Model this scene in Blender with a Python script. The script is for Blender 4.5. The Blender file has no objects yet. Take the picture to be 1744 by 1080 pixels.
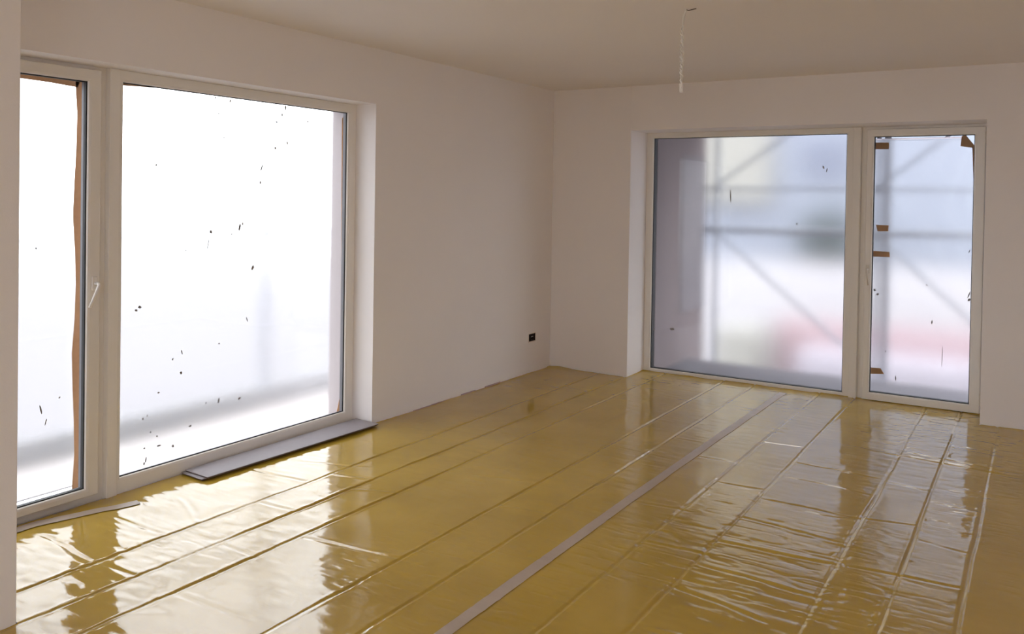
import bpy, bmesh, math, random
import numpy as np
from mathutils import Matrix, Vector

S = bpy.context.scene
COL = S.collection
rng = random.Random(7)

# ------------------------------------------------------------------ camera
f_px, cy_px = 1442.318, 358.25
cd = bpy.data.cameras.new('camera')
cam = bpy.data.objects.new('camera', cd)
COL.objects.link(cam)
yaw, pitch, roll = 0.557943, 0.0140086, 0.0161472
fw = Vector((-math.sin(yaw)*math.cos(pitch), math.cos(yaw)*math.cos(pitch), -math.sin(pitch)))
rt = Vector((math.cos(yaw), math.sin(yaw), 0))
up = rt.cross(fw)
r2 = rt*math.cos(roll) + up*math.sin(roll)
u2 = -rt*math.sin(roll) + up*math.cos(roll)
M = Matrix((r2, u2, -fw)).transposed().to_4x4()
M.translation = Vector((3.88449644, -6.94095525, 1.58756989))
cam.matrix_world = M
cd.sensor_fit = 'HORIZONTAL'
cd.sensor_width = 36.0
cd.lens = f_px/1744*36.0
cd.shift_y = -(540-cy_px)/1744
cd.clip_start = 0.05
cd.clip_end = 500
S.camera = cam

# ------------------------------------------------------------------ sky, exposure
SKY_STRENGTH = 5.6
w = bpy.data.worlds.new('overcast_sky')
S.world = w
w.use_nodes = True
nt = w.node_tree
nt.nodes.clear()
out = nt.nodes.new('ShaderNodeOutputWorld')
bg = nt.nodes.new('ShaderNodeBackground')
tc = nt.nodes.new('ShaderNodeTexCoord')
sep = nt.nodes.new('ShaderNodeSeparateXYZ')
ramp = nt.nodes.new('ShaderNodeValToRGB')
nt.links.new(tc.outputs['Generated'], sep.inputs[0])
nt.links.new(sep.outputs['Z'], ramp.inputs[0])
ramp.color_ramp.elements[0].position = 0.0
ramp.color_ramp.elements[0].color = (0.86, 0.88, 0.93, 1)
ramp.color_ramp.elements[1].position = 1.0
ramp.color_ramp.elements[1].color = (0.93, 0.96, 1.0, 1)
nt.links.new(ramp.outputs[0], bg.inputs[0])
bg.inputs[1].default_value = SKY_STRENGTH
nt.links.new(bg.outputs[0], out.inputs[0])

S.view_settings.view_transform = 'Standard'
S.view_settings.look = 'None'
S.view_settings.gamma = 1.0
S.view_settings.use_curve_mapping = False
S.view_settings.exposure = 0.0

cy = S.cycles
cy.max_bounces = 24
cy.diffuse_bounces = 10
cy.glossy_bounces = 6
cy.transmission_bounces = 16
cy.transparent_max_bounces = 24
cy.sample_clamp_indirect = 12.0
cy.caustics_refractive = True
cy.caustics_reflective = True
cy.use_denoising = True
try:
    cy.denoiser = 'OPENIMAGEDENOISE'
    cy.denoising_input_passes = 'RGB_ALBEDO_NORMAL'
    cy.denoising_prefilter = 'ACCURATE'
except Exception:
    pass

# ------------------------------------------------------------------ materials
def new_mat(name):
    m = bpy.data.materials.new(name)
    m.use_nodes = True
    return m, m.node_tree, m.node_tree.nodes['Principled BSDF']

def principled(name, color, rough=0.6, metallic=0.0, spec=0.5, bump=None, vary=None, coat=0.0):
    m, t, b = new_mat(name)
    b.inputs['Base Color'].default_value = (*color, 1)
    b.inputs['Roughness'].default_value = rough
    b.inputs['Metallic'].default_value = metallic
    b.inputs['Specular IOR Level'].default_value = spec
    b.inputs['Coat Weight'].default_value = coat
    b.inputs['Coat Roughness'].default_value = 0.1
    geo = t.nodes.new('ShaderNodeNewGeometry')
    if bump:
        sc, st, dist = bump
        n = t.nodes.new('ShaderNodeTexNoise')
        n.inputs['Scale'].default_value = sc
        n.inputs['Detail'].default_value = 4
        bp = t.nodes.new('ShaderNodeBump')
        bp.inputs['Strength'].default_value = st
        bp.inputs['Distance'].default_value = dist
        t.links.new(geo.outputs['Position'], n.inputs['Vector'])
        t.links.new(n.outputs['Fac'], bp.inputs['Height'])
        t.links.new(bp.outputs[0], b.inputs['Normal'])
    if vary:
        sc, amt = vary
        n = t.nodes.new('ShaderNodeTexNoise')
        n.inputs['Scale'].default_value = sc
        n.inputs['Detail'].default_value = 3
        t.links.new(geo.outputs['Position'], n.inputs['Vector'])
        mx = t.nodes.new('ShaderNodeMix')
        mx.data_type = 'RGBA'
        mx.inputs[6].default_value = (*[c*(1-amt) for c in color], 1)
        mx.inputs[7].default_value = (*[min(1, c*(1+amt)) for c in color], 1)
        t.links.new(n.outputs['Fac'], mx.inputs[0])
        t.links.new(mx.outputs[2], b.inputs['Base Color'])
    return m

WALL = (0.88, 0.845, 0.84)
m_wall = principled('matt_wall_paint', WALL, 0.9, spec=0.2, bump=(180, 0.15, 0.002), vary=(1.3, 0.025))
m_ceil = principled('matt_ceiling_paint', (0.885, 0.85, 0.845), 0.95, spec=0.1, bump=(120, 0.1, 0.002), vary=(0.9, 0.02))
m_frame = principled('white_pvc', (0.84, 0.81, 0.77), 0.35, spec=0.5)
m_gasket = principled('black_rubber', (0.02, 0.02, 0.022), 0.6)
m_clad = principled('grey_frame_cladding', (0.21, 0.205, 0.225), 0.45)
m_slab = principled('grey_insulation', (0.5, 0.5, 0.5), 0.8, bump=(60, 0.2, 0.003))
m_strip = principled('edge_foam', (0.45, 0.33, 0.33), 0.8)
m_handle = principled('handle_white', (0.85, 0.82, 0.78), 0.3)
m_hinge = principled('hinge_white', (0.7, 0.66, 0.6), 0.35)
m_smear = principled('dried_smear', (0.30, 0.29, 0.30), 0.8)
m_kraft = principled('brown_tape', (0.62, 0.36, 0.19), 0.5, vary=(40, 0.12))
_t = m_kraft.node_tree
_o = [n for n in _t.nodes if n.type == 'OUTPUT_MATERIAL'][0]
_tl = _t.nodes.new('ShaderNodeBsdfTranslucent')
_tl.inputs[0].default_value = (0.75, 0.42, 0.20, 1)
_mx = _t.nodes.new('ShaderNodeMixShader')
_mx.inputs[0].default_value = 0.16
_t.links.new(_t.nodes['Principled BSDF'].outputs[0], _mx.inputs[1])
_t.links.new(_tl.outputs[0], _mx.inputs[2])
_t.links.new(_mx.outputs[0], _o.inputs[0])
m_plank = principled('grey_laminate', (0.30, 0.27, 0.285), 0.62, vary=(25, 0.06))
m_plank_core = principled('plank_core', (0.16, 0.11, 0.09), 0.8)
m_reveal_out = principled('outer_render', (0.20, 0.158, 0.162), 0.9, bump=(80, .3, .004))
m_reveal_pink = principled('outer_insulation_render', (0.44, 0.385, 0.385), 0.9, bump=(80, .3, .004))
m_deck = principled('balcony_concrete', (0.145, 0.135, 0.16), 0.85, vary=(3, .15))
m_deck_light = principled('pale_balcony_tile', (0.56, 0.52, 0.51), 0.8)
m_steel = principled('galvanised_steel', (0.42, 0.44, 0.50), 0.5, metallic=0.4)
m_toe = principled('grey_toe_board', (0.50, 0.52, 0.545), 0.8)
m_facade = principled('bluish_render', (0.265, 0.285, 0.34), 0.9, vary=(0.4, .12))
m_facade2 = principled('cream_render', (0.31, 0.30, 0.27), 0.9)
m_white_wall = principled('white_render', (0.45, 0.435, 0.45), 0.9)
m_brick = principled('red_render', (0.40, 0.28, 0.30), 0.9)
m_roof = principled('dark_shed', (0.055, 0.065, 0.085), 0.9)
m_leaf = principled('dull_foliage', (0.13, 0.155, 0.16), 0.9)
m_ground = principled('pale_ground', (0.22, 0.21, 0.22), 0.95, vary=(0.3, .15))
m_cable = principled('cable_insulation', (0.88, 0.85, 0.80), 0.4)
m_cable2 = principled('pale_cable_insulation', (0.78, 0.74, 0.70), 0.45)
m_clear = principled('milky_connector', (0.85, 0.82, 0.78), 0.2)
m_box = principled('dark_box_plastic', (0.05, 0.03, 0.025), 0.6)
m_boxrim = principled('plaster_rim', (0.82, 0.74, 0.68), 0.8)
m_dark = principled('joint_shadow_seal', (0.35, 0.32, 0.29), 0.8)

# window glass: clear sheet with a Fresnel mirror on top
def glass_mat():
    m = bpy.data.materials.new('window_glass')
    m.use_nodes = True
    t = m.node_tree
    t.nodes.clear()
    o = t.nodes.new('ShaderNodeOutputMaterial')
    tr = t.nodes.new('ShaderNodeBsdfTransparent')
    tr.inputs[0].default_value = (0.955, 0.97, 0.965, 1)
    gl = t.nodes.new('ShaderNodeBsdfGlossy')
    gl.inputs['Roughness'].default_value = 0.02
    fr = t.nodes.new('ShaderNodeFresnel')
    fr.inputs[0].default_value = 1.45
    mx = t.nodes.new('ShaderNodeMixShader')
    gg = t.nodes.new('ShaderNodeNewGeometry')
    inv = t.nodes.new('ShaderNodeMath')
    inv.operation = 'SUBTRACT'
    inv.inputs[0].default_value = 1.0
    t.links.new(gg.outputs['Backfacing'], inv.inputs[1])
    mu = t.nodes.new('ShaderNodeMath')
    mu.operation = 'MULTIPLY'
    t.links.new(fr.outputs[0], mu.inputs[0])
    t.links.new(inv.outputs[0], mu.inputs[1])
    t.links.new(mu.outputs[0], mx.inputs[0])
    t.links.new(tr.outputs[0], mx.inputs[1])
    t.links.new(gl.outputs[0], mx.inputs[2])
    t.links.new(mx.outputs[0], o.inputs[0])
    return m
m_glass = glass_mat()

# protective film: slightly rough refracting sheet with a milky share
def film_mat(name, rough, milky, tint):
    m = bpy.data.materials.new(name)
    m.use_nodes = True
    t = m.node_tree
    t.nodes.clear()
    o = t.nodes.new('ShaderNodeOutputMaterial')
    rf = t.nodes.new('ShaderNodeBsdfRefraction')
    rf.inputs['Color'].default_value = (*tint, 1)
    rf.inputs['Roughness'].default_value = rough
    rf.inputs['IOR'].default_value = 1.3
    tl = t.nodes.new('ShaderNodeBsdfTranslucent')
    tl.inputs['Color'].default_value = (*tint, 1)
    gl = t.nodes.new('ShaderNodeBsdfGlossy')
    gl.inputs['Roughness'].default_value = 0.25
    geo = t.nodes.new('ShaderNodeNewGeometry')
    n = t.nodes.new('ShaderNodeTexNoise')
    n.inputs['Scale'].default_value = 3.5
    n.inputs['Detail'].default_value = 6
    n.inputs['Distortion'].default_value = 1.2
    t.links.new(geo.outputs['Position'], n.inputs['Vector'])
    bp = t.nodes.new('ShaderNodeBump')
    bp.inputs['Strength'].default_value = 0.10
    bp.inputs['Distance'].default_value = 0.01
    t.links.new(n.outputs['Fac'], bp.inputs['Height'])
    t.links.new(bp.outputs[0], rf.inputs['Normal'])
    t.links.new(bp.outputs[0], gl.inputs['Normal'])
    m1 = t.nodes.new('ShaderNodeMixShader')
    m1.inputs[0].default_value = milky
    t.links.new(rf.outputs[0], m1.inputs[1])
    t.links.new(tl.outputs[0], m1.inputs[2])
    m2 = t.nodes.new('ShaderNodeMixShader')
    m2.inputs[0].default_value = 0.03
    t.links.new(m1.outputs[0], m2.inputs[1])
    t.links.new(gl.outputs[0], m2.inputs[2])
    t.links.new(m2.outputs[0], o.inputs[0])
    return m
m_film = film_mat('protective_film', 0.27, 0.035, (0.985, 0.975, 0.985))
m_film_dimmed = film_mat('protective_film_dimmed', 0.27, 0.035, (0.915, 0.905, 0.912))  # same film, tint lowered to dim light and floor glare from the left

# yellow foil on the floor
def foil_mat():
    m, t, b = new_mat('yellow_polythene')
    geo = t.nodes.new('ShaderNodeNewGeometry')
    mp = t.nodes.new('ShaderNodeMapping')
    t.links.new(geo.outputs['Position'], mp.inputs[0])
    n = t.nodes.new('ShaderNodeTexNoise')
    n.inputs['Scale'].default_value = 2.2
    n.inputs['Detail'].default_value = 4
    t.links.new(mp.outputs[0], n.inputs['Vector'])
    cr = t.nodes.new('ShaderNodeValToRGB')
    cr.color_ramp.elements[0].position = 0.3
    cr.color_ramp.elements[0].color = (0.43, 0.277, 0.031, 1)
    cr.color_ramp.elements[1].position = 0.7
    cr.color_ramp.elements[1].color = (0.52, 0.343, 0.044, 1)
    t.links.new(n.outputs['Fac'], cr.inputs[0])
    t.links.new(cr.outputs[0], b.inputs['Base Color'])
    b.inputs['Roughness'].default_value = 0.07
    b.inputs['IOR'].default_value = 1.76
    b.inputs['Specular IOR Level'].default_value = 0.5
    mp2 = t.nodes.new('ShaderNodeMapping')
    mp2.inputs['Scale'].default_value = (9, 30, 10)
    t.links.new(geo.outputs['Position'], mp2.inputs[0])
    n2 = t.nodes.new('ShaderNodeTexNoise')
    n2.inputs['Scale'].default_value = 1.0
    n2.inputs['Detail'].default_value = 5
    n2.inputs['Roughness'].default_value = 0.6
    n2.inputs['Distortion'].default_value = 0.6
    t.links.new(mp2.outputs[0], n2.inputs['Vector'])
    bp = t.nodes.new('ShaderNodeBump')
    bp.inputs['Strength'].default_value = 0.12
    bp.inputs['Distance'].default_value = 0.0035
    t.links.new(n2.outputs['Fac'], bp.inputs['Height'])
    t.links.new(bp.outputs[0], b.inputs['Normal'])
    return m
m_foil = foil_mat()
m_tape = principled('matt_clear_tape', (0.46, 0.37, 0.29), 0.4, spec=0.5, bump=(60, .2, .002), vary=(12, .06))

# ------------------------------------------------------------------ helpers
def link_mesh(name, verts, faces, mat, parent=None, smooth=False):
    me = bpy.data.meshes.new(name)
    me.from_pydata([tuple(v) for v in verts], [], [tuple(f) for f in faces])
    bm = bmesh.new()
    bm.from_mesh(me)
    bmesh.ops.recalc_face_normals(bm, faces=bm.faces)
    bm.to_mesh(me)
    bm.free()
    if mat:
        me.materials.append(mat)
    if smooth:
        for p in me.polygons:
            p.use_smooth = True
    o = bpy.data.objects.new(name, me)
    COL.objects.link(o)
    if parent:
        o.parent = parent
    return o

def from_bm(name, bm, mat, parent=None, smooth=False):
    bmesh.ops.recalc_face_normals(bm, faces=bm.faces)
    me = bpy.data.meshes.new(name)
    bm.to_mesh(me)
    bm.free()
    if mat:
        me.materials.append(mat)
    if smooth:
        for p in me.polygons:
            p.use_smooth = True
    o = bpy.data.objects.new(name, me)
    COL.objects.link(o)
    if parent:
        o.parent = parent
    return o

def box_bm(bm, a, b, bevel=0.0):
    x0, y0, z0 = a
    x1, y1, z1 = b
    res = bmesh.ops.create_cube(bm, size=1.0)
    vs = res['verts']
    for v in vs:
        v.co = Vector(((x0+x1)/2+v.co.x*(x1-x0), (y0+y1)/2+v.co.y*(y1-y0), (z0+z1)/2+v.co.z*(z1-z0)))
    if bevel > 0:
        es = list({e for v in vs for e in v.link_edges})
        bmesh.ops.bevel(bm, geom=es, offset=bevel, segments=2, affect='EDGES', profile=0.6)

def box(name, a, b, mat, parent=None, bevel=0.0):
    bm = bmesh.new()
    box_bm(bm, a, b, bevel)
    return from_bm(name, bm, mat, parent)

def empty(name, loc=(0, 0, 0)):
    o = bpy.data.objects.new(name, None)
    o.empty_display_size = 0.1
    o.location = loc
    COL.objects.link(o)
    return o

def tag(o, label=None, cat=None, group=None, kind=None):
    if label: o['label'] = label
    if cat: o['category'] = cat
    if group: o['group'] = group
    if kind: o['kind'] = kind
    return o

def struct(o, label=None, cat=None):
    return tag(o, label, cat, kind='structure')

def tube_bm(bm, pts, r, seg=10):
    """round tube through points"""
    pts = [Vector(p) for p in pts]
    rings = []
    n = len(pts)
    prev = None
    for i, p in enumerate(pts):
        d = (pts[min(i+1, n-1)]-pts[max(i-1, 0)]).normalized()
        if prev is None:
            a = d.orthogonal().normalized()
        else:
            a = (prev - d*prev.dot(d)).normalized()
        prev = a
        b = d.cross(a)
        rr = r[i] if isinstance(r, (list, tuple)) else r
        rings.append([bm.verts.new(p+(a*math.cos(2*math.pi*k/seg)+b*math.sin(2*math.pi*k/seg))*rr) for k in range(seg)])
    for i in range(n-1):
        for k in range(seg):
            bm.faces.new((rings[i][k], rings[i][(k+1) % seg], rings[i+1][(k+1) % seg], rings[i+1][k]))
    bm.faces.new(rings[0][::-1])
    bm.faces.new(rings[-1])

def tube(name, pts, r, mat, parent=None, seg=10):
    bm = bmesh.new()
    tube_bm(bm, pts, r, seg)
    return from_bm(name, bm, mat, parent, smooth=True)

def wall_mesh(name, axis, t0, t1, u0, u1, z0, z1, holes, mat):
    """solid wall slab with rectangular holes. axis 'x': slab spans x in t0..t1, u=y; axis 'y': u=x."""
    us = sorted({u0, u1, *[h[0] for h in holes], *[h[1] for h in holes]})
    zs = sorted({z0, z1, *[h[2] for h in holes], *[h[3] for h in holes]})
    us = [u for u in us if u0-1e-9 <= u <= u1+1e-9]
    zs = [z for z in zs if z0-1e-9 <= z <= z1+1e-9]
    def solid(i, j):
        if i < 0 or j < 0 or i >= len(us)-1 or j >= len(zs)-1:
            return False
        cu, cz = (us[i]+us[i+1])/2, (zs[j]+zs[j+1])/2
        return not any(h[0] < cu < h[1] and h[2] < cz < h[3] for h in holes)
    bm = bmesh.new()
    def P(t, u, z):
        return (t, u, z) if axis == 'x' else (u, t, z)
    def q(a, b, c, d):
        bm.faces.new([bm.verts.new(P(*v)) for v in (a, b, c, d)])
    for i in range(len(us)-1):
        for j in range(len(zs)-1):
            if not solid(i, j):
                continue
            a, b, c, d = us[i], us[i+1], zs[j], zs[j+1]
            for t in (t0, t1):
                q((t, a, c), (t, b, c), (t, b, d), (t, a, d))
            if not solid(i-1, j): q((t0, a, c), (t1, a, c), (t1, a, d), (t0, a, d))
            if not solid(i+1, j): q((t0, b, c), (t1, b, c), (t1, b, d), (t0, b, d))
            if not solid(i, j-1): q((t0, a, c), (t1, a, c), (t1, b, c), (t0, b, c))
            if not solid(i, j+1): q((t0, a, d), (t1, a, d), (t1, b, d), (t0, b, d))
    bmesh.ops.remove_doubles(bm, verts=bm.verts, dist=1e-5)
    return from_bm(name, bm, mat)

# value noise for numpy
_tabs = {}
def vnoise(x, y, seed):
    if seed not in _tabs:
        _tabs[seed] = np.random.RandomState(seed).rand(256, 256)
    T = _tabs[seed]
    xi, yi = np.floor(x).astype(int), np.floor(y).astype(int)
    fx, fy = x-xi, y-yi
    fx = fx*fx*fx*(fx*(fx*6-15)+10)
    fy = fy*fy*fy*(fy*(fy*6-15)+10)
    a = T[xi & 255, yi & 255]; b = T[(xi+1) & 255, yi & 255]
    c = T[xi & 255, (yi+1) & 255]; d = T[(xi+1) & 255, (yi+1) & 255]
    return (a*(1-fx)+b*fx)*(1-fy)+(c*(1-fx)+d*fx)*fy - 0.5

# ------------------------------------------------------------------ room shell
H = 2.6
ZT = 2.2213
WL_IN = -0.178           # inner face of the left frames
WB_IN = 0.36             # inner face of the back frames
BY0, BY1 = -5.27, -2.50  # left opening
BX0, BX1 = 0.788, 3.545  # back opening
RX, RY = 4.7, -7.9      # far right wall, rear wall

SOCK = (-0.400, -0.279, 0.297, 0.367)
walls = []
walls.append(struct(wall_mesh('wall_left', 'x', -0.29, 0.0, RY, 0.6, -0.3, H, [(BY0, BY1, -0.02, ZT), SOCK], m_wall),
    'warm white plastered wall on the left with the tall glazed opening', 'wall'))
walls.append(struct(wall_mesh('wall_back', 'y', 0.0, 0.60, 0.0, RX, -0.3, H, [(BX0, BX1, -0.02, ZT-0.012)], m_wall),
    'warm white plastered far wall with the window and balcony door', 'wall'))
struct(box('wall_right', (RX, RY, -0.3), (RX+0.2, 0.6, H), m_wall), 'warm white plastered wall on the right side', 'wall')
struct(wall_mesh('wall_rear', 'y', RY-0.2, RY, -0.41, RX+0.2, -0.3, H, [(3.1, 4.55, 0.15, 2.4)], m_wall), 'warm white plastered wall behind the viewer with an unseen opening added for daylight', 'wall')  # rear opening is an added, unseen daylight source that brightens the room
struct(box('wall_near', (0.0, -6.3, 0.0), (0.755, -5.287, H-0.0005), m_wall, bevel=0.004), 'plastered pier at the left edge of the view beside the glazing', 'wall')
struct(box('ceiling', (-0.41, RY-0.2, H), (RX+0.2, 0.6, H+0.2), m_ceil), 'plain matt white plastered ceiling', 'ceiling')
bm = bmesh.new()
box_bm(bm, (0.0, RY, -0.25), (RX, 0.0, -0.002))
box_bm(bm, (BX0, 0.0, -0.25), (BX1, 0.48, -0.004))
box_bm(bm, (-0.30, BY0, -0.25), (0.0, BY1, -0.004))
struct(from_bm('floor', bm, m_slab), 'insulation boarded floor hidden under the yellow sheeting', 'floor')

struct(wall_mesh('wall_outer_left', 'x', -0.41, -0.2905, RY, 0.6, -0.3, H, [(BY0, BY1, -0.02, ZT)], m_reveal_pink),
    'pale outer insulation layer of the left wall seen in the window reveal', 'wall')
# slight plaster pilaster facing left of the far window (stands 12 mm proud of the lintel face)
struct(box('trim_1', (0.0005, -0.005, 0.0), (BX0, 0.0, H-0.0005), m_wall, bevel=0.0022), 'shallow plastered pilaster between the corner and the far window', 'wall')
# foam edge strip along the left wall
bm = bmesh.new()
yy = -2.46
while yy < -0.05:
    l = rng.uniform(.12, .3)
    hz = 0.012+rng.uniform(0, .012)
    box_bm(bm, (0.0, yy, 0.0), (0.007, min(yy+l, -0.02), hz), 0.002)
    yy += l
struct(from_bm('trim_2', bm, m_strip), 'thin dull pink foam edge strip along the foot of the left wall', 'edge strip')

# ------------------------------------------------------------------ frames
def ML(u, z, d): return (WL_IN+d, u, z)
def MB(u, z, d): return (u, WB_IN-d, z)

def ring(name, MP, prof, mat, parent):
    """mitred picture-frame solid. prof: list of ((u0,u1,z0,z1), depth), closed loop"""
    v, f = [], []
    for (u0, u1, z0, z1), d in prof:
        v += [MP(u0, z0, d), MP(u1, z0, d), MP(u1, z1, d), MP(u0, z1, d)]
    n = len(prof)
    for i in range(n):
        j = (i+1) % n
        for k in range(4):
            l = (k+1) % 4
            f.append((i*4+k, i*4+l, j*4+l, j*4+k))
    return link_mesh(name, v, f, mat, parent)

def grow(r, g):
    return (r[0]-g, r[1]+g, r[2]-g, r[3]+g)

def mbox(name, MP, a, b, mat, parent, bevel=0.0):
    p, q = MP(*a), MP(*b)
    return box(name, tuple(min(x, y) for x, y in zip(p, q)), tuple(max(x, y) for x, y in zip(p, q)), mat, parent, bevel)

def glazed_unit(name, MP, outer, opening, face_d, label, cat, sd=-0.055):
    """outer frame rect, glass opening rect, depth of the room-side face"""
    root = empty(name, MP((outer[0]+outer[1])/2, outer[2], face_d))
    struct(root, label, cat)
    inv = Matrix.Translation(-Vector(root.location))
    MPo = lambda u, z, d: tuple(Vector(MP(u, z, d))-Vector(root.location))
    op = opening
    face = grow(op, 0.013)
    b = 0.003
    ob = (outer[0]+b, outer[1]-b, outer[2]+b, outer[3]-b)
    ring('frame', MPo, [(outer, -0.062), (outer, face_d-b), (ob, face_d), (face, face_d), (face, -0.056)], m_frame, root)
    ring('glazing_bead', MPo, [(face, face_d-0.0006), (grow(op, 0.003), face_d-0.004), (op, face_d-0.010), (op, -0.022), (face, -0.022)], m_frame, root)
    ring('gasket', MPo, [(grow(op, 0.002), face_d-0.014), ((op[0]+.005, op[1]-.005, op[2]+.005, op[3]-.005), face_d-0.019), ((op[0]+.005, op[1]-.005, op[2]+.005, op[3]-.005), -0.0225), (grow(op, 0.002), -0.0225)], m_gasket, root)
    mbox('glass_pane', MPo, (op[0]-.008, op[2]-.008, -0.024), (op[1]+.008, op[3]+.008, -0.052), m_glass, root)
    ring('pane_spacer', MPo, [(grow(op, 0.004), -0.0228), (grow(op, 0.004), sd), (grow(op, 0.0125), sd), (grow(op, 0.0125), -0.0228)], m_clad if MP is ML else m_gasket, root)
    oc = (outer[0]+.004, outer[1]-.004, outer[2]+.004, outer[3]-.004)
    ring('outer_cladding', MPo, [(oc, -0.063), (oc, -0.114), (outer, -0.114), (outer, -0.063)], m_clad, root)
    return root, MPo

def smear(MP, u, z, wd, hg, d, parent):
    """small dried dirt mark on the glass"""
    r = random.Random(int(abs(u*7919+z*104729)*100))
    n = 10
    wd = max(wd, .007)*(1.05 if hg < .03 else .85)
    hg = max(hg, .009)*1.05
    lean = r.uniform(-.35, .35)
    pts = []
    for k in range(n):
        a = 2*math.pi*k/n
        rad = r.uniform(.55, 1.0)
        x = math.cos(a)*wd/2*rad
        y = math.sin(a)*hg/2*(0.75+.25*rad)
        x += lean*y*(1 if hg < .06 else .3)
        pts.append((u+wd/2+x, z-hg/2+y))
    v = [MP(a, b, d) for a, b in pts]+[MP(a, b, d-0.0012) for a, b in pts]
    f = [tuple(range(n)), tuple(range(2*n-1, n-1, -1))]+[(k, (k+1) % n, n+(k+1) % n, n+k) for k in range(n)]
    return link_mesh('dirt_smear', v, f, m_smear, parent)

# --- left fixed window
w1, W1 = glazed_unit('window_1', ML, (-4.345, BY1+0.0, 0.0, ZT), (-4.267, -2.578, 0.090, 2.161), 0.0,
    'large fixed white framed window in the left wall glaring white', 'window')
S1 = [(-3.141, 2.161, 0.0148, 0.0297), (-3.17, 2.102, 0.0147, 0.0185), (-3.213, 2.05, 0.0145, 0.011), (-3.674, 2.154, 0.0083, 0.0136), (-3.573, 2.148, 0.0128, 0.0173), (-3.652, 2.061, 0.0083, 0.0103), (-3.612, 1.923, 0.0084, 0.0103), (-3.225, 1.888, 0.0192, 0.0147), (-3.123, 1.931, 0.0149, 0.0224), (-3.327, 1.776, 0.0139, 0.0434), (-3.339, 1.671, 0.0139, 0.0217), (-3.497, 1.41, 0.022, 0.0424), (-3.471, 1.42, 0.0133, 0.0213), (-3.704, 1.376, 0.0205, 0.0204), (-3.716, 1.321, 0.0082, 0.0545), (-3.549, 1.354, 0.0086, 0.0105), (-3.395, 1.153, 0.0228, 0.0288), (-4.062, 1.745, 0.0108, 0.0128), (-2.947, 2.077, 0.0157, 0.0153), (-3.866, 1.27, 0.0077, 0.0099), (-4.159, 0.981, 0.0209, 0.0158), (-4.18, 0.964, 0.0208, 0.0126), (-3.886, 0.705, 0.0077, 0.0266), (-3.946, 0.668, 0.0113, 0.0131), (-3.896, 0.584, 0.0192, 0.0166), (-3.633, 0.711, 0.0126, 0.0104), (-4.036, 0.495, 0.0146, 0.0065), (-3.633, 0.385, 0.0169, 0.0313), (-3.72, 0.378, 0.0082, 0.0137), (-3.486, 0.36, 0.0222, 0.0143), (-3.834, 0.266, 0.0236, 0.0101), (-3.944, 0.182, 0.0189, 0.0165), (-4.037, 0.201, 0.0293, 0.0065), (-4.108, 0.154, 0.0107, 0.0288), (-4.118, 0.128, 0.0106, 0.016), (-4.041, 0.257, 0.0109, 0.0097), (-4.1, 0.382, 0.0071, 0.0096), (-4.128, 0.372, 0.0106, 0.0127), (-4.081, 0.288, 0.0108, 0.0096), (-4.119, 0.208, 0.0142, 0.0064), (-3.427, 0.84, 0.009, 0.0287)]
for (u, z, a, b) in S1:
    smear(W1, u, min(z, 2.157), a, b, -0.0228, w1)

# --- left door: fixed outer frame, sash standing proud
d1, D1 = glazed_unit('door_1', ML, (-5.20, -4.400, 0.048, 2.200), (-5.12, -4.467, 0.088, 2.140), 0.016,
    'narrow white balcony door leaf in the left wall beside the pier', 'door')
ring('outer_frame', D1, [((BY0, -4.347, 0.0, ZT), -0.06), ((BY0, -4.347, 0.0, ZT), -0.022), ((-5.205, -4.390, 0.045, 2.206), -0.022), ((-5.205, -4.390, 0.045, 2.206), -0.06)], m_frame, d1)
for (u, z, a, b) in [(-4.679, 0.552, 0.0114, 0.0457), (-4.653, 0.478, 0.0086, 0.0316), (-4.587, 0.574, 0.0089, 0.0087), (-4.708, 1.317, 0.0084, 0.0113)]:
    smear(D1, u, z, a, b, -0.0228, d1)
# cover strip between door and fixed light
mbox('cover_strip', D1, (-4.354, 0.0, -0.022), (-4.296, ZT-0.001, 0.016), m_frame, d1, 0.003)

def handle(MP, u, z, d, direc, parent, mat):
    """window handle: rosette, neck and lever; direc = (du, dz) direction of the lever"""
    bm = bmesh.new()
    a = Vector(MP(u-0.014, z-0.035, d)); b = Vector(MP(u+0.014, z+0.035, d+0.010))
    box_bm(bm, tuple(min(x, y) for x, y in zip(a, b)), tuple(max(x, y) for x, y in zip(a, b)), 0.004)
    ros = from_bm('handle_rosette', bm, mat, parent)
    L = 0.125
    n = math.hypot(*direc)
    du, dz = direc[0]/n, direc[1]/n
    tube('handle_lever', [MP(u, z, d+0.008), MP(u, z, d+0.040), MP(u+du*.008, z+dz*.008, d+0.050),
         MP(u+du*L*.5, z+dz*L*.5, d+0.052), MP(u+du*L, z+dz*L, d+0.050)], [.008, .008, .009, .0085, .0075], mat, ros, 10)
handle(D1, -4.432, 1.125, 0.016, (-0.45, -1.0), d1, m_handle)

# --- back fixed window
w2, W2 = glazed_unit('window_2', MB, (BX0, 2.648, -0.004, ZT-0.012), (0.8536, 2.5347, 0.0434, 2.1601), 0.0,
    'large fixed white framed window in the far wall left of the balcony door', 'window', -0.105)
for (u, z, a, b) in [(1.566, 1.701, 0.0157, 0.1134), (1.03, 0.431, 0.0508, 0.0215), (2.343, 1.902, 0.014, 0.0292), (2.372, 1.882, 0.0139, 0.034), (2.135, 1.419, 0.0193, 0.0148), (0.87, 0.405, 0.0173, 0.0163)]:
    smear(W2, u, z, a, b, -0.0228, w2)
mbox('cover_strip', W2, (2.588, -0.003, -0.003), (2.645, ZT-0.014, 0.016), m_frame, w2, 0.003)

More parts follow.
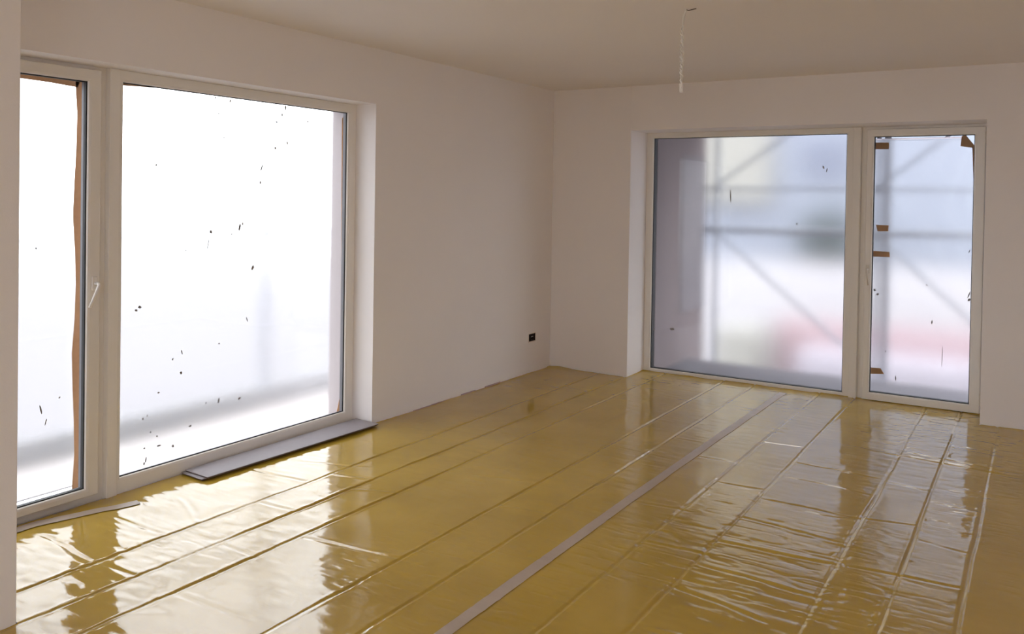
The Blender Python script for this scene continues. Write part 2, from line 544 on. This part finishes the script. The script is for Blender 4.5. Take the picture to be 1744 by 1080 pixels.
# --- back balcony door
d2, D2 = glazed_unit('door_2', MB, (2.692, 3.524, 0.018, 2.186), (2.744, 3.4525, 0.0775, 2.1291), 0.018,
    'white balcony door in the far wall with brown tape scraps on its film', 'door', -0.085)
ring('outer_frame', D2, [((2.650, BX1, -0.004, ZT-0.012), -0.06), ((2.650, BX1, -0.004, ZT-0.012), -0.016), ((2.688, 3.528, 0.014, 2.190), -0.016), ((2.688, 3.528, 0.014, 2.190), -0.06)], m_frame, d2)
for (u, z, a, b) in [(2.754, 0.907, 0.0219, 0.0189), (2.776, 0.875, 0.0219, 0.0189), (3.429, 0.936, 0.0118, 0.0538), (3.426, 0.882, 0.0197, 0.0224), (3.18, 0.694, 0.0123, 0.032), (3.258, 0.505, 0.0081, 0.1638), (2.851, 0.42, 0.013, 0.0141), (2.929, 0.227, 0.0128, 0.0374), (3.426, 1.254, 0.0079, 0.0269), (3.137, 0.97, 0.0124, 0.0138)]:
    smear(D2, u, z, a, b, -0.0228, d2)
handle(D2, 2.716, 1.065, 0.018, (0.12, -1.0), d2, m_hinge)
for z in (2.06, 0.075):
    tube('hinge', [D2(3.531, z, 0.014), D2(3.531, z+0.085, 0.014)], 0.008, m_hinge, d2, 12)

# ------------------------------------------------------------------ protective films outside the glass
def film(name, MP, u0, u1, z0, z1, d, seed, label, corner_cut=None):
    nu, nz = 70, 80
    us = np.linspace(u0, u1, nu)
    zs = np.linspace(z0, z1, nz)
    U, Z = np.meshgrid(us, zs, indexing='ij')
    D = 0.010*vnoise(U*2.2, Z*1.1, seed)+0.006*vnoise(U*6+Z*3, Z*3, seed+1)+0.003*vnoise(U*12, Z*9, seed+2)
    # radiating pull creases from the taped corners
    for (cu, cz, k) in ((u0, z0, 1), (u1, z0, 2), (u1, z1, 3), (u0, z1, 4)):
        r = np.hypot(U-cu, Z-cz)
        an = np.arctan2(Z-cz, U-cu)
        D += 0.006*vnoise(an*9+seed, r*1.5, seed+10+k)*np.exp(-r/0.4)*np.minimum(r/.1, 1)
    edge = np.minimum(np.minimum(U-u0, u1-U), np.minimum(Z-z0, z1-Z))
    D *= np.clip(edge/0.06, 0, 1)
    loc = Vector(MP((u0+u1)/2, z0, d))
    v = []
    for layer in (0, -0.0012):
        for i in range(nu):
            for j in range(nz):
                v.append(tuple(Vector(MP(U[i, j], Z[i, j], d+float(D[i, j])+layer))-loc))
    N = nu*nz
    f = []
    def keep(i, j):
        if corner_cut is None:
            return True
        return not (((us[i+1]+us[i])/2-corner_cut[0])/(u1-corner_cut[0]) + ((zs[j+1]+zs[j])/2-corner_cut[1])/(z1-corner_cut[1]) > 1.0
                    and us[i] > corner_cut[0] and zs[j] > corner_cut[1])
    K = [[keep(i, j) for j in range(nz-1)] for i in range(nu-1)]
    def k(i, j):
        return 0 <= i < nu-1 and 0 <= j < nz-1 and K[i][j]
    for i in range(nu-1):
        for j in range(nz-1):
            if not K[i][j]:
                continue
            a, b, c, e = i*nz+j, (i+1)*nz+j, (i+1)*nz+j+1, i*nz+j+1
            f.append((a, b, c, e))
            f.append((N+a, N+e, N+c, N+b))
            if not k(i, j-1): f.append((a, N+a, N+b, b))
            if not k(i+1, j): f.append((b, N+b, N+c, c))
            if not k(i, j+1): f.append((c, N+c, N+e, e))
            if not k(i-1, j): f.append((e, N+e, N+a, a))
    o = link_mesh(name, v, f, m_film_dimmed if MP is ML else m_film, None, smooth=True)
    o.location = loc
    tag(o, label, 'plastic film', 'protective films over the glazing')
    MPo = lambda u, z, dd: tuple(Vector(MP(u, z, dd))-loc)
    return o, MPo

def tape_poly(MP, pts, d, parent, th=0.0012, name='adhesive_tape'):
    n = len(pts)
    v = [MP(a, b, d) for a, b in pts]+[MP(a, b, d+th) for a, b in pts]
    f = [tuple(range(n)), tuple(range(2*n-1, n-1, -1))]+[(k, (k+1) % n, n+(k+1) % n, n+k) for k in range(n)]
    return link_mesh(name, v, f, m_kraft, parent)

FD = -0.120
f1, F1 = film('plastic_film', ML, -4.33, -2.503, 0.02, 2.205, FD, 11, 'translucent film taped over the outside of the large left window')
tape_poly(F1, [(-2.526, 2.13), (-2.503, 2.15), (-2.503, 0.95), (-2.510, 1.0), (-2.520, 1.55)], FD+.007, f1)
tape_poly(F1, [(-2.55, 0.03), (-2.503, 0.03), (-2.503, 0.24), (-2.512, 0.16)], FD+.007, f1)
tape_poly(F1, [(-4.30, 2.160), (-4.198, 2.158), (-3.90, 2.174), (-3.90, 2.20), (-4.30, 2.20)], FD+.007, f1)
f2, F2 = film('plastic_film', ML, -5.19, -4.432, 0.06, 2.165, FD, 21, 'translucent film taped over the narrow glazed door beside the pier')
pts = []
for k in range(13):
    z = 2.16-k*(2.10/12)
    pts.append((-4.461+0.007*math.sin(k*1.3)+(0.003 if k % 4 else -.002), z))
tape_poly(F2, pts+[(-4.428, 0.06), (-4.428, 2.16)], FD+.007, f2)
tape_poly(F2, [(-5.19, 2.155), (-4.74, 2.128), (-4.60, 2.126), (-4.45, 2.118), (-4.43, 2.17), (-5.19, 2.18)], FD+.007, f2)
f3, F3 = film('plastic_film', MB, 0.80, 2.62, 0.0, 2.195, FD, 31, 'translucent film over the large far window with scaffolding showing through')
f4, F4 = film('plastic_film', MB, 2.70, 3.455, 0.02, 2.122, FD, 41, 'translucent film over the far balcony door held by brown tape scraps', corner_cut=(3.375, 2.035))
for P in ([(2.710, 2.09), (2.833, 2.088), (2.837, 2.062), (2.835, 2.035), (2.710, 2.037)],
          [(2.75, 1.42), (2.847, 1.419), (2.844, 1.371), (2.765, 1.368)],
          [(2.710, 1.209), (2.856, 1.205), (2.861, 1.163), (2.710, 1.161)],
          [(2.710, 0.253), (2.81, 0.257), (2.837, 0.213), (2.710, 0.20)],
          [(3.354, 2.127), (3.382, 2.135), (3.443, 2.052), (3.436, 2.034), (3.347, 2.049)],
          [(3.428, 2.043), (3.452, 2.043), (3.455, 1.60), (3.449, 1.62), (3.440, 1.80)]):
    tape_poly(F4, P, FD+.008, f4)

# ------------------------------------------------------------------ yellow sheeting on the floor
SEAMS = [0.505, 0.765, 1.01, 1.555, 1.83, 2.36, 2.635, 3.16, 3.405, 3.655]
MINOR = [0.25, 1.285, 2.90, 3.92, 4.45, 4.97]
CROSS = [  # x0, y0, x1, y1, depth
    (2.649, -1.674, 3.127, -1.706, 1.0), (2.693, -2.426, 3.156, -2.425, .9), (2.66, -3.10, 3.147, -3.067, 1.3),
    (2.848, -1.104, 3.168, -1.139, -1.0), (3.168, -1.139, 3.729, -1.188, -1.6), (3.20, -1.05, 3.70, -1.12, 1.2), (3.166, -2.418, 3.402, -2.376, .9),
    (3.20, -3.05, 3.650, -3.001, .8), (0.039, -4.79, 0.499, -4.831, 1.4), (0.127, -4.481, 0.491, -4.474, .9),
    (0.529, -4.818, 0.766, -4.805, 1.2), (1.03, -4.815, 1.454, -4.806, .9), (2.347, -3.299, 2.647, -3.289, .9),
    (2.652, -3.661, 3.032, -3.739, 1.3), (1.047, -4.144, 1.555, -4.068, 1.0), (0.231, -3.348, 0.642, -3.193, .6),
    (0.02, -3.62, 0.48, -3.60, .8), (0.53, -3.95, 0.76, -3.93, .9), (0.79, -4.40, 1.0, -4.42, .8), (0.52, -3.42, 0.76, -3.38, -1.0),
    (0.78, -3.55, 1.0, -3.45, -1.2), (1.57, -3.3, 1.82, -3.25, -.6), (1.58, -4.3, 2.0, -4.25, .5), (2.38, -2.30, 2.62, -2.28, .9),
    (2.37, -1.35, 2.62, -1.33, .7), (2.66, -1.98, 3.14, -2.02, .5), (2.66, -2.75, 3.14, -2.79, .8), (3.18, -1.75, 3.40, -1.78, .7),
    (3.42, -1.95, 3.64, -1.99, .6), (3.42, -2.55, 3.65, -2.6, .7), (3.18, -0.55, 3.40, -.58, .6), (2.12, -2.85, 2.35, -2.83, .6),
    (2.66, -3.40, 3.14, -3.42, 1.1), (2.70, -4.05, 3.3, -4.0, 1.0), (2.13, -1.9, 2.35, -1.88, .7), (1.85, -1.6, 2.03, -1.58, .5),
    (1.03, -3.0, 1.54, -2.9, .35), (1.57, -2.0, 2.0, -2.05, .3), (0.8, -4.75, 1.0, -4.9, -1.1), (0.15, -4.15, .5, -4.3, -1.0)]

def foil_height(X, Y):
    Hh = 0.0105 + 0*X
    Hh += 0.0030*vnoise(X*2.6, Y*2.1, 1)
    Hh += 0.0017*vnoise(X*6.1+Y*.8, Y*5.0, 2)
    m = np.clip(vnoise(X*1.7, Y*1.3, 3)*2+.75, 0.15, 1.4)
    # fine gathers running across the sheet
    Hh += m*0.0017*vnoise(X*8, Y*24, 4)
    Hh += m*0.0007*vnoise(X*14+Y*3, Y*50, 5)
    # sharp short puckers, only in patches
    n1 = vnoise(X*7+Y*.6, Y*20, 21)
    n2 = vnoise(X*10-Y*1.1, Y*33, 22)
    pm = np.clip(vnoise(X*1.9, Y*1.5, 23)*3+.6, 0, 1)*np.clip((X-1.7+np.clip(-Y-3, 0, 9))/.5, 0.1, 1)
    Hh -= pm*0.0022*np.clip(1-np.abs(n1)/.10, 0, 1)
    Hh -= pm*0.0011*np.clip(1-np.abs(n2)/.12, 0, 1)
    # diagonal pull wrinkles by the left window
    lw = np.exp(-((X-.55)/.7)**2)*np.clip((-Y-2.6)/.6, 0, 1)
    Hh += lw*0.0030*vnoise((X*.9+Y*.45)*6, (Y*.9-X*.45)*3.2, 6)
    Hh += lw*0.0016*vnoise((X*.8-Y*.6)*13, (Y*.8+X*.6)*5, 7)
    for i, s in enumerate(SEAMS+MINOR):
        major = i < len(SEAMS)
        wob = 0.010*vnoise(Y*1.4+i*7.1, Y*0+i*3.3, 8)+0.004*vnoise(Y*6+i*3.1, Y*0+i*1.7, 9)
        a = 0.72+0.9*vnoise(Y*2.3+i*11.3, Y*0+i*2.9, 12)
        a = np.clip(a, .25, 1.3)*(1.0 if major else 0.22)
        dx = X-s-wob
        a = a*(1.0+0.7*np.exp(-((X-.7)/.5)**2)*np.clip((-Y-2.4)/.6, 0, 1))
        Hh += a*(-0.0050*np.exp(-(dx/0.0075)**2) + 0.0014*np.exp(-((dx-0.017)/0.008)**2) + 0.0009*np.exp(-((dx+0.016)/0.009)**2))
        # short puckers beside the seams
        Hh += a*0.0022*np.exp(-(dx/0.06)**2)*vnoise(X*16+i, Y*22, 13+i)
    for i, (x0, y0, x1, y1, dp) in enumerate(CROSS):
        L = math.hypot(x1-x0, y1-y0)
        tx, ty = (x1-x0)/L, (y1-y0)/L
        s = (X-x0)*tx+(Y-y0)*ty
        n = -(X-x0)*ty+(Y-y0)*tx
        n = n-0.012*np.sin(s*9+i)*np.clip(s/L, 0, 1)
        env = 1/(1+np.exp(-(s+0.0)/0.012))*1/(1+np.exp((s-L)/0.012))
        Hh += dp*0.62*env*(-0.0045*np.exp(-(n/0.009)**2)+0.0028*np.exp(-((n-0.022)/0.012)**2)+.0015*np.exp(-((n+0.02)/0.012)**2))
    # lifted against the walls
    def edge(dist):
        return np.exp(-np.clip(dist, 0, 9)/0.014)
    lift = edge(np.where(Y > BY1, X, 9.0))
    lift = np.maximum(lift, edge(np.where(X < BX0, -Y, 9.0)))
    lift = np.maximum(lift, edge(np.where(X > BX1, -Y, 9.0)))
    lift = np.maximum(lift, edge(np.where((X >= BX0) & (X <= BX1), WB_IN-Y, 9.0)))
    Hh += lift*0.010*(0.7+1.2*vnoise(X*5, Y*5, 60))
    # crumpled corner by the left wall
    c = np.exp(-((X-.09)/.13)**2-((Y+.03)/.05)**2)
    Hh += 0.018*c
    return np.maximum(Hh, 0.0008)

def foil_axis():
    xs = list(np.arange(-0.17, 4.3, 0.016))+list(np.arange(4.3, RX, 0.08))+[RX-0.004]
    for s in SEAMS:
        xs = [x for x in xs if abs(x-s) > 0.040]
        xs += list(np.arange(s-0.040, s+0.0401, 0.0045))
    return np.array(sorted(xs))

def make_sheet(name, xs, ys, zoff, label):
    X, Y = np.meshgrid(xs, ys, indexing='ij')
    Z = foil_height(X, Y)+zoff
    nx, ny = X.shape
    xc = (X[:-1, :-1]+X[1:, 1:])/2
    yc = (Y[:-1, :-1]+Y[1:, 1:])/2
    ok = np.zeros(xc.shape, bool)
    ok |= (xc > 0.001) & (yc < -0.004)
    ok |= (xc > BX0) & (xc < BX1) & (yc < WB_IN-0.002) & (yc >= -0.004)
    ok |= (xc > -0.172) & (xc <= 0.001) & (yc > BY0) & (yc < BY1)
    ok &= ~((xc < 0.757) & (yc < -5.285))
    ok &= ~((xc < 0.789) & (yc > -0.013))
    ii, jj = np.nonzero(ok)
    a = ii*ny+jj
    F = np.stack([a, a+ny, a+ny+1, a+1], 1)
    used, inv = np.unique(F.ravel(), return_inverse=True)
    V = np.stack([X.ravel(), Y.ravel(), Z.ravel()], 1)[used]
    F = inv.reshape(-1, 4).astype(np.int32)
    me = bpy.data.meshes.new(name)
    me.vertices.add(len(V))
    me.vertices.foreach_set('co', V.astype(np.float32).ravel())
    me.loops.add(F.size)
    me.loops.foreach_set('vertex_index', F.ravel())
    me.polygons.add(len(F))
    me.polygons.foreach_set('loop_start', np.arange(0, F.size, 4, dtype=np.int32))
    me.polygons.foreach_set('loop_total', np.full(len(F), 4, dtype=np.int32))
    me.polygons.foreach_set('use_smooth', np.ones(len(F), bool))
    me.update(calc_edges=True)
    me.validate()
    me.materials.append(m_foil)
    o = bpy.data.objects.new(name, me)
    COL.objects.link(o)
    tag(o, label, 'plastic sheet', 'yellow plastic sheets covering the floor')
    return o

ax = foil_axis()
ys = np.concatenate([np.arange(RY+0.01, -5.5, 0.10), np.arange(-5.5, -4.6, 0.012), np.arange(-4.6, 0.0, 0.0075), np.arange(0.0, WB_IN+.001, 0.012)])
TX = 2.083
make_sheet('plastic_sheet', ax[ax < TX+0.012], ys, 0.0, 'glossy yellow plastic floor sheet between the left wall and the taped seam')
make_sheet('plastic_sheet', ax[ax > TX-0.018], ys, 0.0016, 'glossy yellow plastic floor sheet on the right of the long taped seam')

# long pale tape over the joint of the two sheets
def floor_tape(name, path, width, label, step=0.02):
    L = [0]
    for a, b in zip(path[:-1], path[1:]):
        L.append(L[-1]+math.hypot(b[0]-a[0], b[1]-a[1]))
    n = int(L[-1]/step)
    c = [(np.interp(t, L, [q[0] for q in path]), np.interp(t, L, [q[1] for q in path])) for t in np.linspace(0, L[-1], n)]
    v, f = [], []
    for i, (x, y) in enumerate(c):
        x1, y1 = c[min(i+1, n-1)]
        x0, y0 = c[max(i-1, 0)]
        d = math.hypot(x1-x0, y1-y0)
        nx_, ny_ = -(y1-y0)/d, (x1-x0)/d
        for k in range(5):
            s = (k/4-.5)*width*(1+.03*math.sin(y*9))
            px, py = x+nx_*s, y+ny_*s
            h = 0.0038+float(foil_height(np.array([[px]]), np.array([[py]]))[0, 0])
            v.append((px, py, h))
        if i:
            for k in range(4):
                a = (i-1)*5+k
                f.append((a, a+1, a+6, a+5))
    o = link_mesh(name, v, f, m_tape, None, smooth=True)
    tag(o, label, 'tape')
    return o
floor_tape('adhesive_tape', [(2.088, -6.4), (2.088, -4.5), (2.082, -3.2), (2.085, -1.8), (2.098, -.4), (2.105, 0.2)], 0.058,
           'long matt beige tape strip sealing the seam between the yellow floor sheets')
floor_tape('adhesive_tape', [(-0.115, -5.2), (-0.112, -4.75), (-0.06, -4.55), (0.0, -4.40), (0.03, -4.30)], 0.065,
           'short beige tape strip on the yellow sheet before the narrow left door')

# ------------------------------------------------------------------ two grey planks by the left window
def plank(name, pts, z0, th, label):
    """pts: four corners (x, y) on the floor"""
    root_loc = Vector((sum(p[0] for p in pts)/4, sum(p[1] for p in pts)/4, z0))
    root = empty(name, root_loc)
    tag(root, label, 'plank', 'grey planks stacked under the left window')
    def slab(nm, za, zb, ins, mat):
        cx, cy_ = root_loc.x, root_loc.y
        q = []
        for p in pts:
            dx, dy = p[0]-cx, p[1]-cy_
            q.append((dx-math.copysign(ins, dx), dy-math.copysign(ins, dy)))
        bmv = bmesh.new()
        lo = [bmv.verts.new((a, b, za)) for a, b in q]
        hi = [bmv.verts.new((a, b, zb)) for a, b in q]
        bmv.faces.new(lo[::-1]); bmv.faces.new(hi)
        for k in range(4):
            bmv.faces.new((lo[k], lo[(k+1) % 4], hi[(k+1) % 4], hi[k]))
        bmesh.ops.bevel(bmv, geom=list(bmv.edges), offset=0.0008, segments=1, affect='EDGES')
        return from_bm(nm, bmv, mat, root)
    slab('core', 0.0, th*0.62, 0.003, m_plank_core)
    slab('face_layer', th*0.62, th, 0.0, m_plank)
    # click-joint tongue along the room-side edge
    return root
plank('laminate_plank', [(-0.165, -3.905), (0.028, -3.918), (0.062, -2.515), (-0.148, -2.506)], 0.0155, 0.009,
      'lower grey plank of the pair lying along the left window, mostly covered')
plank('laminate_plank', [(-0.158, -3.885), (0.046, -3.895), (0.080, -2.520), (-0.140, -2.504)], 0.0250, 0.009,
      'upper grey plank of the pair lying along the left window')

# ------------------------------------------------------------------ socket box in the left wall
sk = empty('socket_box', (0.0, -0.3395, 0.332))
tag(sk, 'dark open flush socket box low in the left wall near the corner', 'socket box')
SW, SH = 0.1205/2, 0.070/2
def MS(u, z, d): return (d, u, z)
ring('box_rim', MS, [((-SW-.006, SW+.006, -SH-.006, SH+.006), 0.0002), ((-SW-.004, SW+.004, -SH-.004, SH+.004), 0.003),
                     ((-SW+.001, SW-.001, -SH+.001, SH-.001), 0.003), ((-SW+.001, SW-.001, -SH+.001, SH-.001), 0.0002)], m_boxrim, sk)
bm = bmesh.new()
box_bm(bm, (-0.062, -SW+.0005, -SH+.0005), (-0.058, SW-.0005, SH-.0005))
for (a, b) in (((-0.060, -SW+.0005, -SH+.0005), (-0.001, -SW+.003, SH-.0005)), ((-0.060, SW-.003, -SH+.0005), (-0.001, SW-.0005, SH-.0005)),
               ((-0.060, -SW+.0005, -SH+.0005), (-0.001, SW-.0005, -SH+.003)), ((-0.060, -SW+.0005, SH-.003), (-0.001, SW-.0005, SH-.0005))):
    box_bm(bm, a, b)
from_bm('back_box', bm, m_box, sk)
box('divider', (-0.055, -0.002, -SH+.003), (-0.012, 0.002, SH-.003), m_box, sk)
for (u, ph) in ((-0.03, 0.3), (0.028, 2.0)):
    pts = [(-0.055+0.045*t, u+0.014*math.sin(ph+t*5), -0.012+0.016*math.sin(ph*2+t*4)) for t in np.linspace(0, 1, 9)]
    tube('wire', pts, 0.0022, m_cable2, sk, 6)

# ------------------------------------------------------------------ twisted pendant cable
CX, CY = 2.262, -2.674
cb = empty('pendant_cable', (CX, CY, H))
tag(cb, 'bare twisted lamp wires with a clear connector hanging from the ceiling', 'cable')
z_tw, z_end = -0.105, -0.395
for ph in (0.0, math.pi):
    pts = []
    if ph == 0.0:
        pts = [(0.020, 0.0, 0.0), (0.016, 0.0, -0.012), (0.006, 0, -0.035), (0.001, 0, -0.07)]
    else:
        pts = [(0.020, 0.002, -0.001), (0.012, 0.002, -0.035), (0.008, 0.002, -0.07)]
    for t in np.linspace(0, 1, 90):
        a = ph+t*2*math.pi*7
        rr = 0.0058+0.0020*math.sin(t*17+ph)
        pts.append((rr*math.cos(a), rr*math.sin(a), z_tw+(z_end-z_tw)*t))
    tube('wire', pts, 0.0042, m_cable if ph == 0 else m_cable2, cb, 7)
bm = bmesh.new()
box_bm(bm, (-0.0085, -0.0065, -0.438), (0.0085, 0.0065, -0.392), 0.003)
for k in (-1, 1):
    tube_bm(bm, [(k*0.0045, -0.011, -0.415), (k*0.0045, -0.004, -0.415)], 0.003, 8)
from_bm('terminal_block', bm, m_clear, cb)
tube('ceiling_hook', [(0.020, 0.0, 0.004), (0.020, 0.0, -0.006), (0.032, 0.004, -0.010), (0.048, 0.008, -0.006), (0.070, 0.012, -0.002)], 0.0022, m_box, cb, 6)

# ------------------------------------------------------------------ outside, far side: balcony and scaffold
wb = struct(box('wall_balcony', (0.30, 0.60, -0.3), (0.80, 1.97, 3.2), m_reveal_out), 'grey rendered balcony side wall seen through the film', 'wall')
box('panel', (0.799, 1.24, 0.45), (0.812, 1.95, 2.06), principled('grey_board', (.19, .165, .18), .9), wb, 0.003)
struct(box('balcony_floor', (0.80, 0.60, -0.3), (6.5, 1.50, -0.045), m_deck), 'dark balcony floor outside the far window', 'balcony')
struct(box('balcony_shade_slab', (0.30, 0.60, 2.42), (6.5, 1.97, 2.62), m_reveal_out), 'unseen slab added above the balcony to shade its side wall', 'balcony')  # added out of view to keep skylight off the balcony side wall

def scaffold(name, label, posts, ledgers, braces, extra=None):
    root = empty(name, posts[0][0])
    tag(root, label, 'scaffold')
    o = Vector(posts[0][0])
    def T(nm, a, b, r):
        return tube(nm, [tuple(Vector(a)-o), tuple(Vector(b)-o)], r, m_steel, root, 12)
    for a, b in posts: T('standard', a, b, 0.024)
    for a, b, r in ledgers: T('ledger', a, b, r)
    for a, b in braces: T('brace', a, b, 0.0155)
    # couplers where ledgers meet standards
    for a, b in posts:
        for c, d, r in ledgers:
            z = c[2]
            if a[2] < z < b[2]:
                bmc = bmesh.new()
                box_bm(bmc, (a[0]-o.x-.035, a[1]-o.y-.035, z-o.z-.03), (a[0]-o.x+.035, a[1]-o.y+.035, z-o.z+.03), .008)
                from_bm('coupler', bmc, m_steel, root)
    return root, o
Y1 = 1.90
sc, so = scaffold('scaffold', 'steel tube scaffold with braces standing outside the far balcony',
    [((0.945, Y1, -3.0), (0.945, Y1, 4.5)), ((2.545, Y1, -3.0), (2.545, Y1, 4.5)), ((4.145, Y1, -3.0), (4.145, Y1, 4.5))],
    [((0.80, Y1+.05, 1.73), (4.6, Y1+.05, 1.735), 0.014), ((0.80, Y1+.05, 1.285), (4.6, Y1+.05, 1.33), 0.032)],
    [((0.945, Y1+.06, 1.785), (1.90, Y1+.06, 2.46)), ((0.97, Y1+.06, 1.22), (2.45, Y1+.06, 0.005)),
     ((2.57, Y1+.06, 1.785), (3.50, Y1+.06, 2.53)), ((2.58, Y1+.06, 1.22), (3.98, Y1+.06, -0.02))])
box('ladder_rail', (2.60-so.x, Y1-.03-so.y, -3.0-so.z), (2.66-so.x, Y1+.03-so.y, 4.5-so.z), m_steel, sc, .004)

# neighbouring things far behind the film
struct(box('ground', (-60, -60, -3.2), (60, 60, -3.0), m_ground), 'pale open ground far below outside', 'ground')
hb = empty('neighbour_house', (2.0, 9.0, -3.0))
tag(hb, 'pale bluish rendered house seen blurred through the far window film', 'building')
box('wall', (-6.0, 0.0, 0.0), (6.0, 6.0, 8.4), m_facade, hb)
box('wall_section', (-4.6, -0.25, 4.6), (-2.35, 0.02, 8.4), m_facade2, hb, .01)
box('gutter', (-6.1, -.15, 8.35), (6.1, .1, 8.5), m_roof, hb, .01)
v = [(-6.3, -.4, 8.4), (6.3, -.4, 8.4), (6.3, 6.4, 8.4), (-6.3, 6.4, 8.4), (-6.3, 3, 10.4), (6.3, 3, 10.4)]
link_mesh('roof', v, [(0, 1, 5, 4), (2, 3, 4, 5), (0, 4, 3), (1, 2, 5), (0, 3, 2, 1)], m_roof, hb)
for (x0, x1, z0, z1) in ((-1.8, -1.0, 5.05, 5.75),):
    fo = box('window', (x0, -0.06, z0), (x1, 0.02, z1), principled('dull_window', (.15, .165, .22), .5), hb, .01)
gw = box('garden_wall', (-3.5, 7.25, -3.0), (6.0, 7.45, 0.62), m_white_wall, None, .02)
tag(gw, 'bright white wall in front of the neighbouring house', 'wall')
rw = box('red_wall', (0.45, 6.3, -3.0), (6.0, 6.55, -0.20), m_brick, None, .02)
tag(rw, 'low red wall outside blurred by the film', 'wall')
lw_ = box('pale_shed', (-0.15, 5.2, -3.0), (0.42, 6.2, -0.28), m_facade2, None, .02)
tag(lw_, 'small pale yellowish shed left of the low red wall', 'shed')
rw2 = box('pale_container', (1.0, 5.2, -3.0), (5.0, 6.1, -0.52), principled('lilac_sheet', (.36, .33, .37), .8), None, .03)
tag(rw2, 'pale lilac container standing before the low red wall', 'container')
# shrub: a trunk and many leaf clumps
tr = empty('shrub', (1.35, 7.0, 0.6))
tr.location = (0.86, 8.05, -3.0)
tag(tr, 'dull green tree in front of the neighbouring house', 'tree')
tube('trunk', [(0, 0, 0), (.05, 0, 1.5), (0, .05, 3.4)], [.09, .07, .04], m_plank_core, tr, 8)
bm = bmesh.new()
r3 = random.Random(5)
for k in range(900):
    a, b, c = r3.gauss(0, .26), r3.gauss(0, .18), 3.90+r3.gauss(0, .30)
    s = r3.uniform(.06, .11)
    M4 = Matrix.Translation((a, b, c)) @ Matrix.Rotation(r3.uniform(0, 6.3), 4, Vector((r3.random()-.5, r3.random()-.5, r3.random()-.5)).normalized())
    vs = [bm.verts.new(M4 @ Vector(p)) for p in ((-s, 0, 0), (0, -s*.45, 0), (s, 0, 0), (0, s*.45, 0))]
    bm.faces.new(vs)
fo = from_bm('foliage', bm, m_leaf, tr)
fo['kind'] = 'stuff'

# ------------------------------------------------------------------ outside, left
struct(box('balcony_deck', (-1.35, -6.5, -0.3), (-0.41, -0.8, -0.05), m_deck_light), 'pale balcony floor outside the left window', 'balcony')
tb = box('toe_board', (-1.23, -6.4, -0.045), (-1.20, -0.9, 0.095), m_toe, None, .003)
tag(tb, 'grey toe board along the balcony edge outside the left window', 'board')
scaffold('scaffold', 'steel tube guard rail scaffold outside the large left window',
    [((-1.30, -2.30, -3.0), (-1.30, -2.30, 4.0)), ((-1.30, -4.30, -3.0), (-1.30, -4.30, 4.0))],
    [((-1.35, -6.3, 1.29), (-1.35, -0.9, 1.29), 0.024)], [])
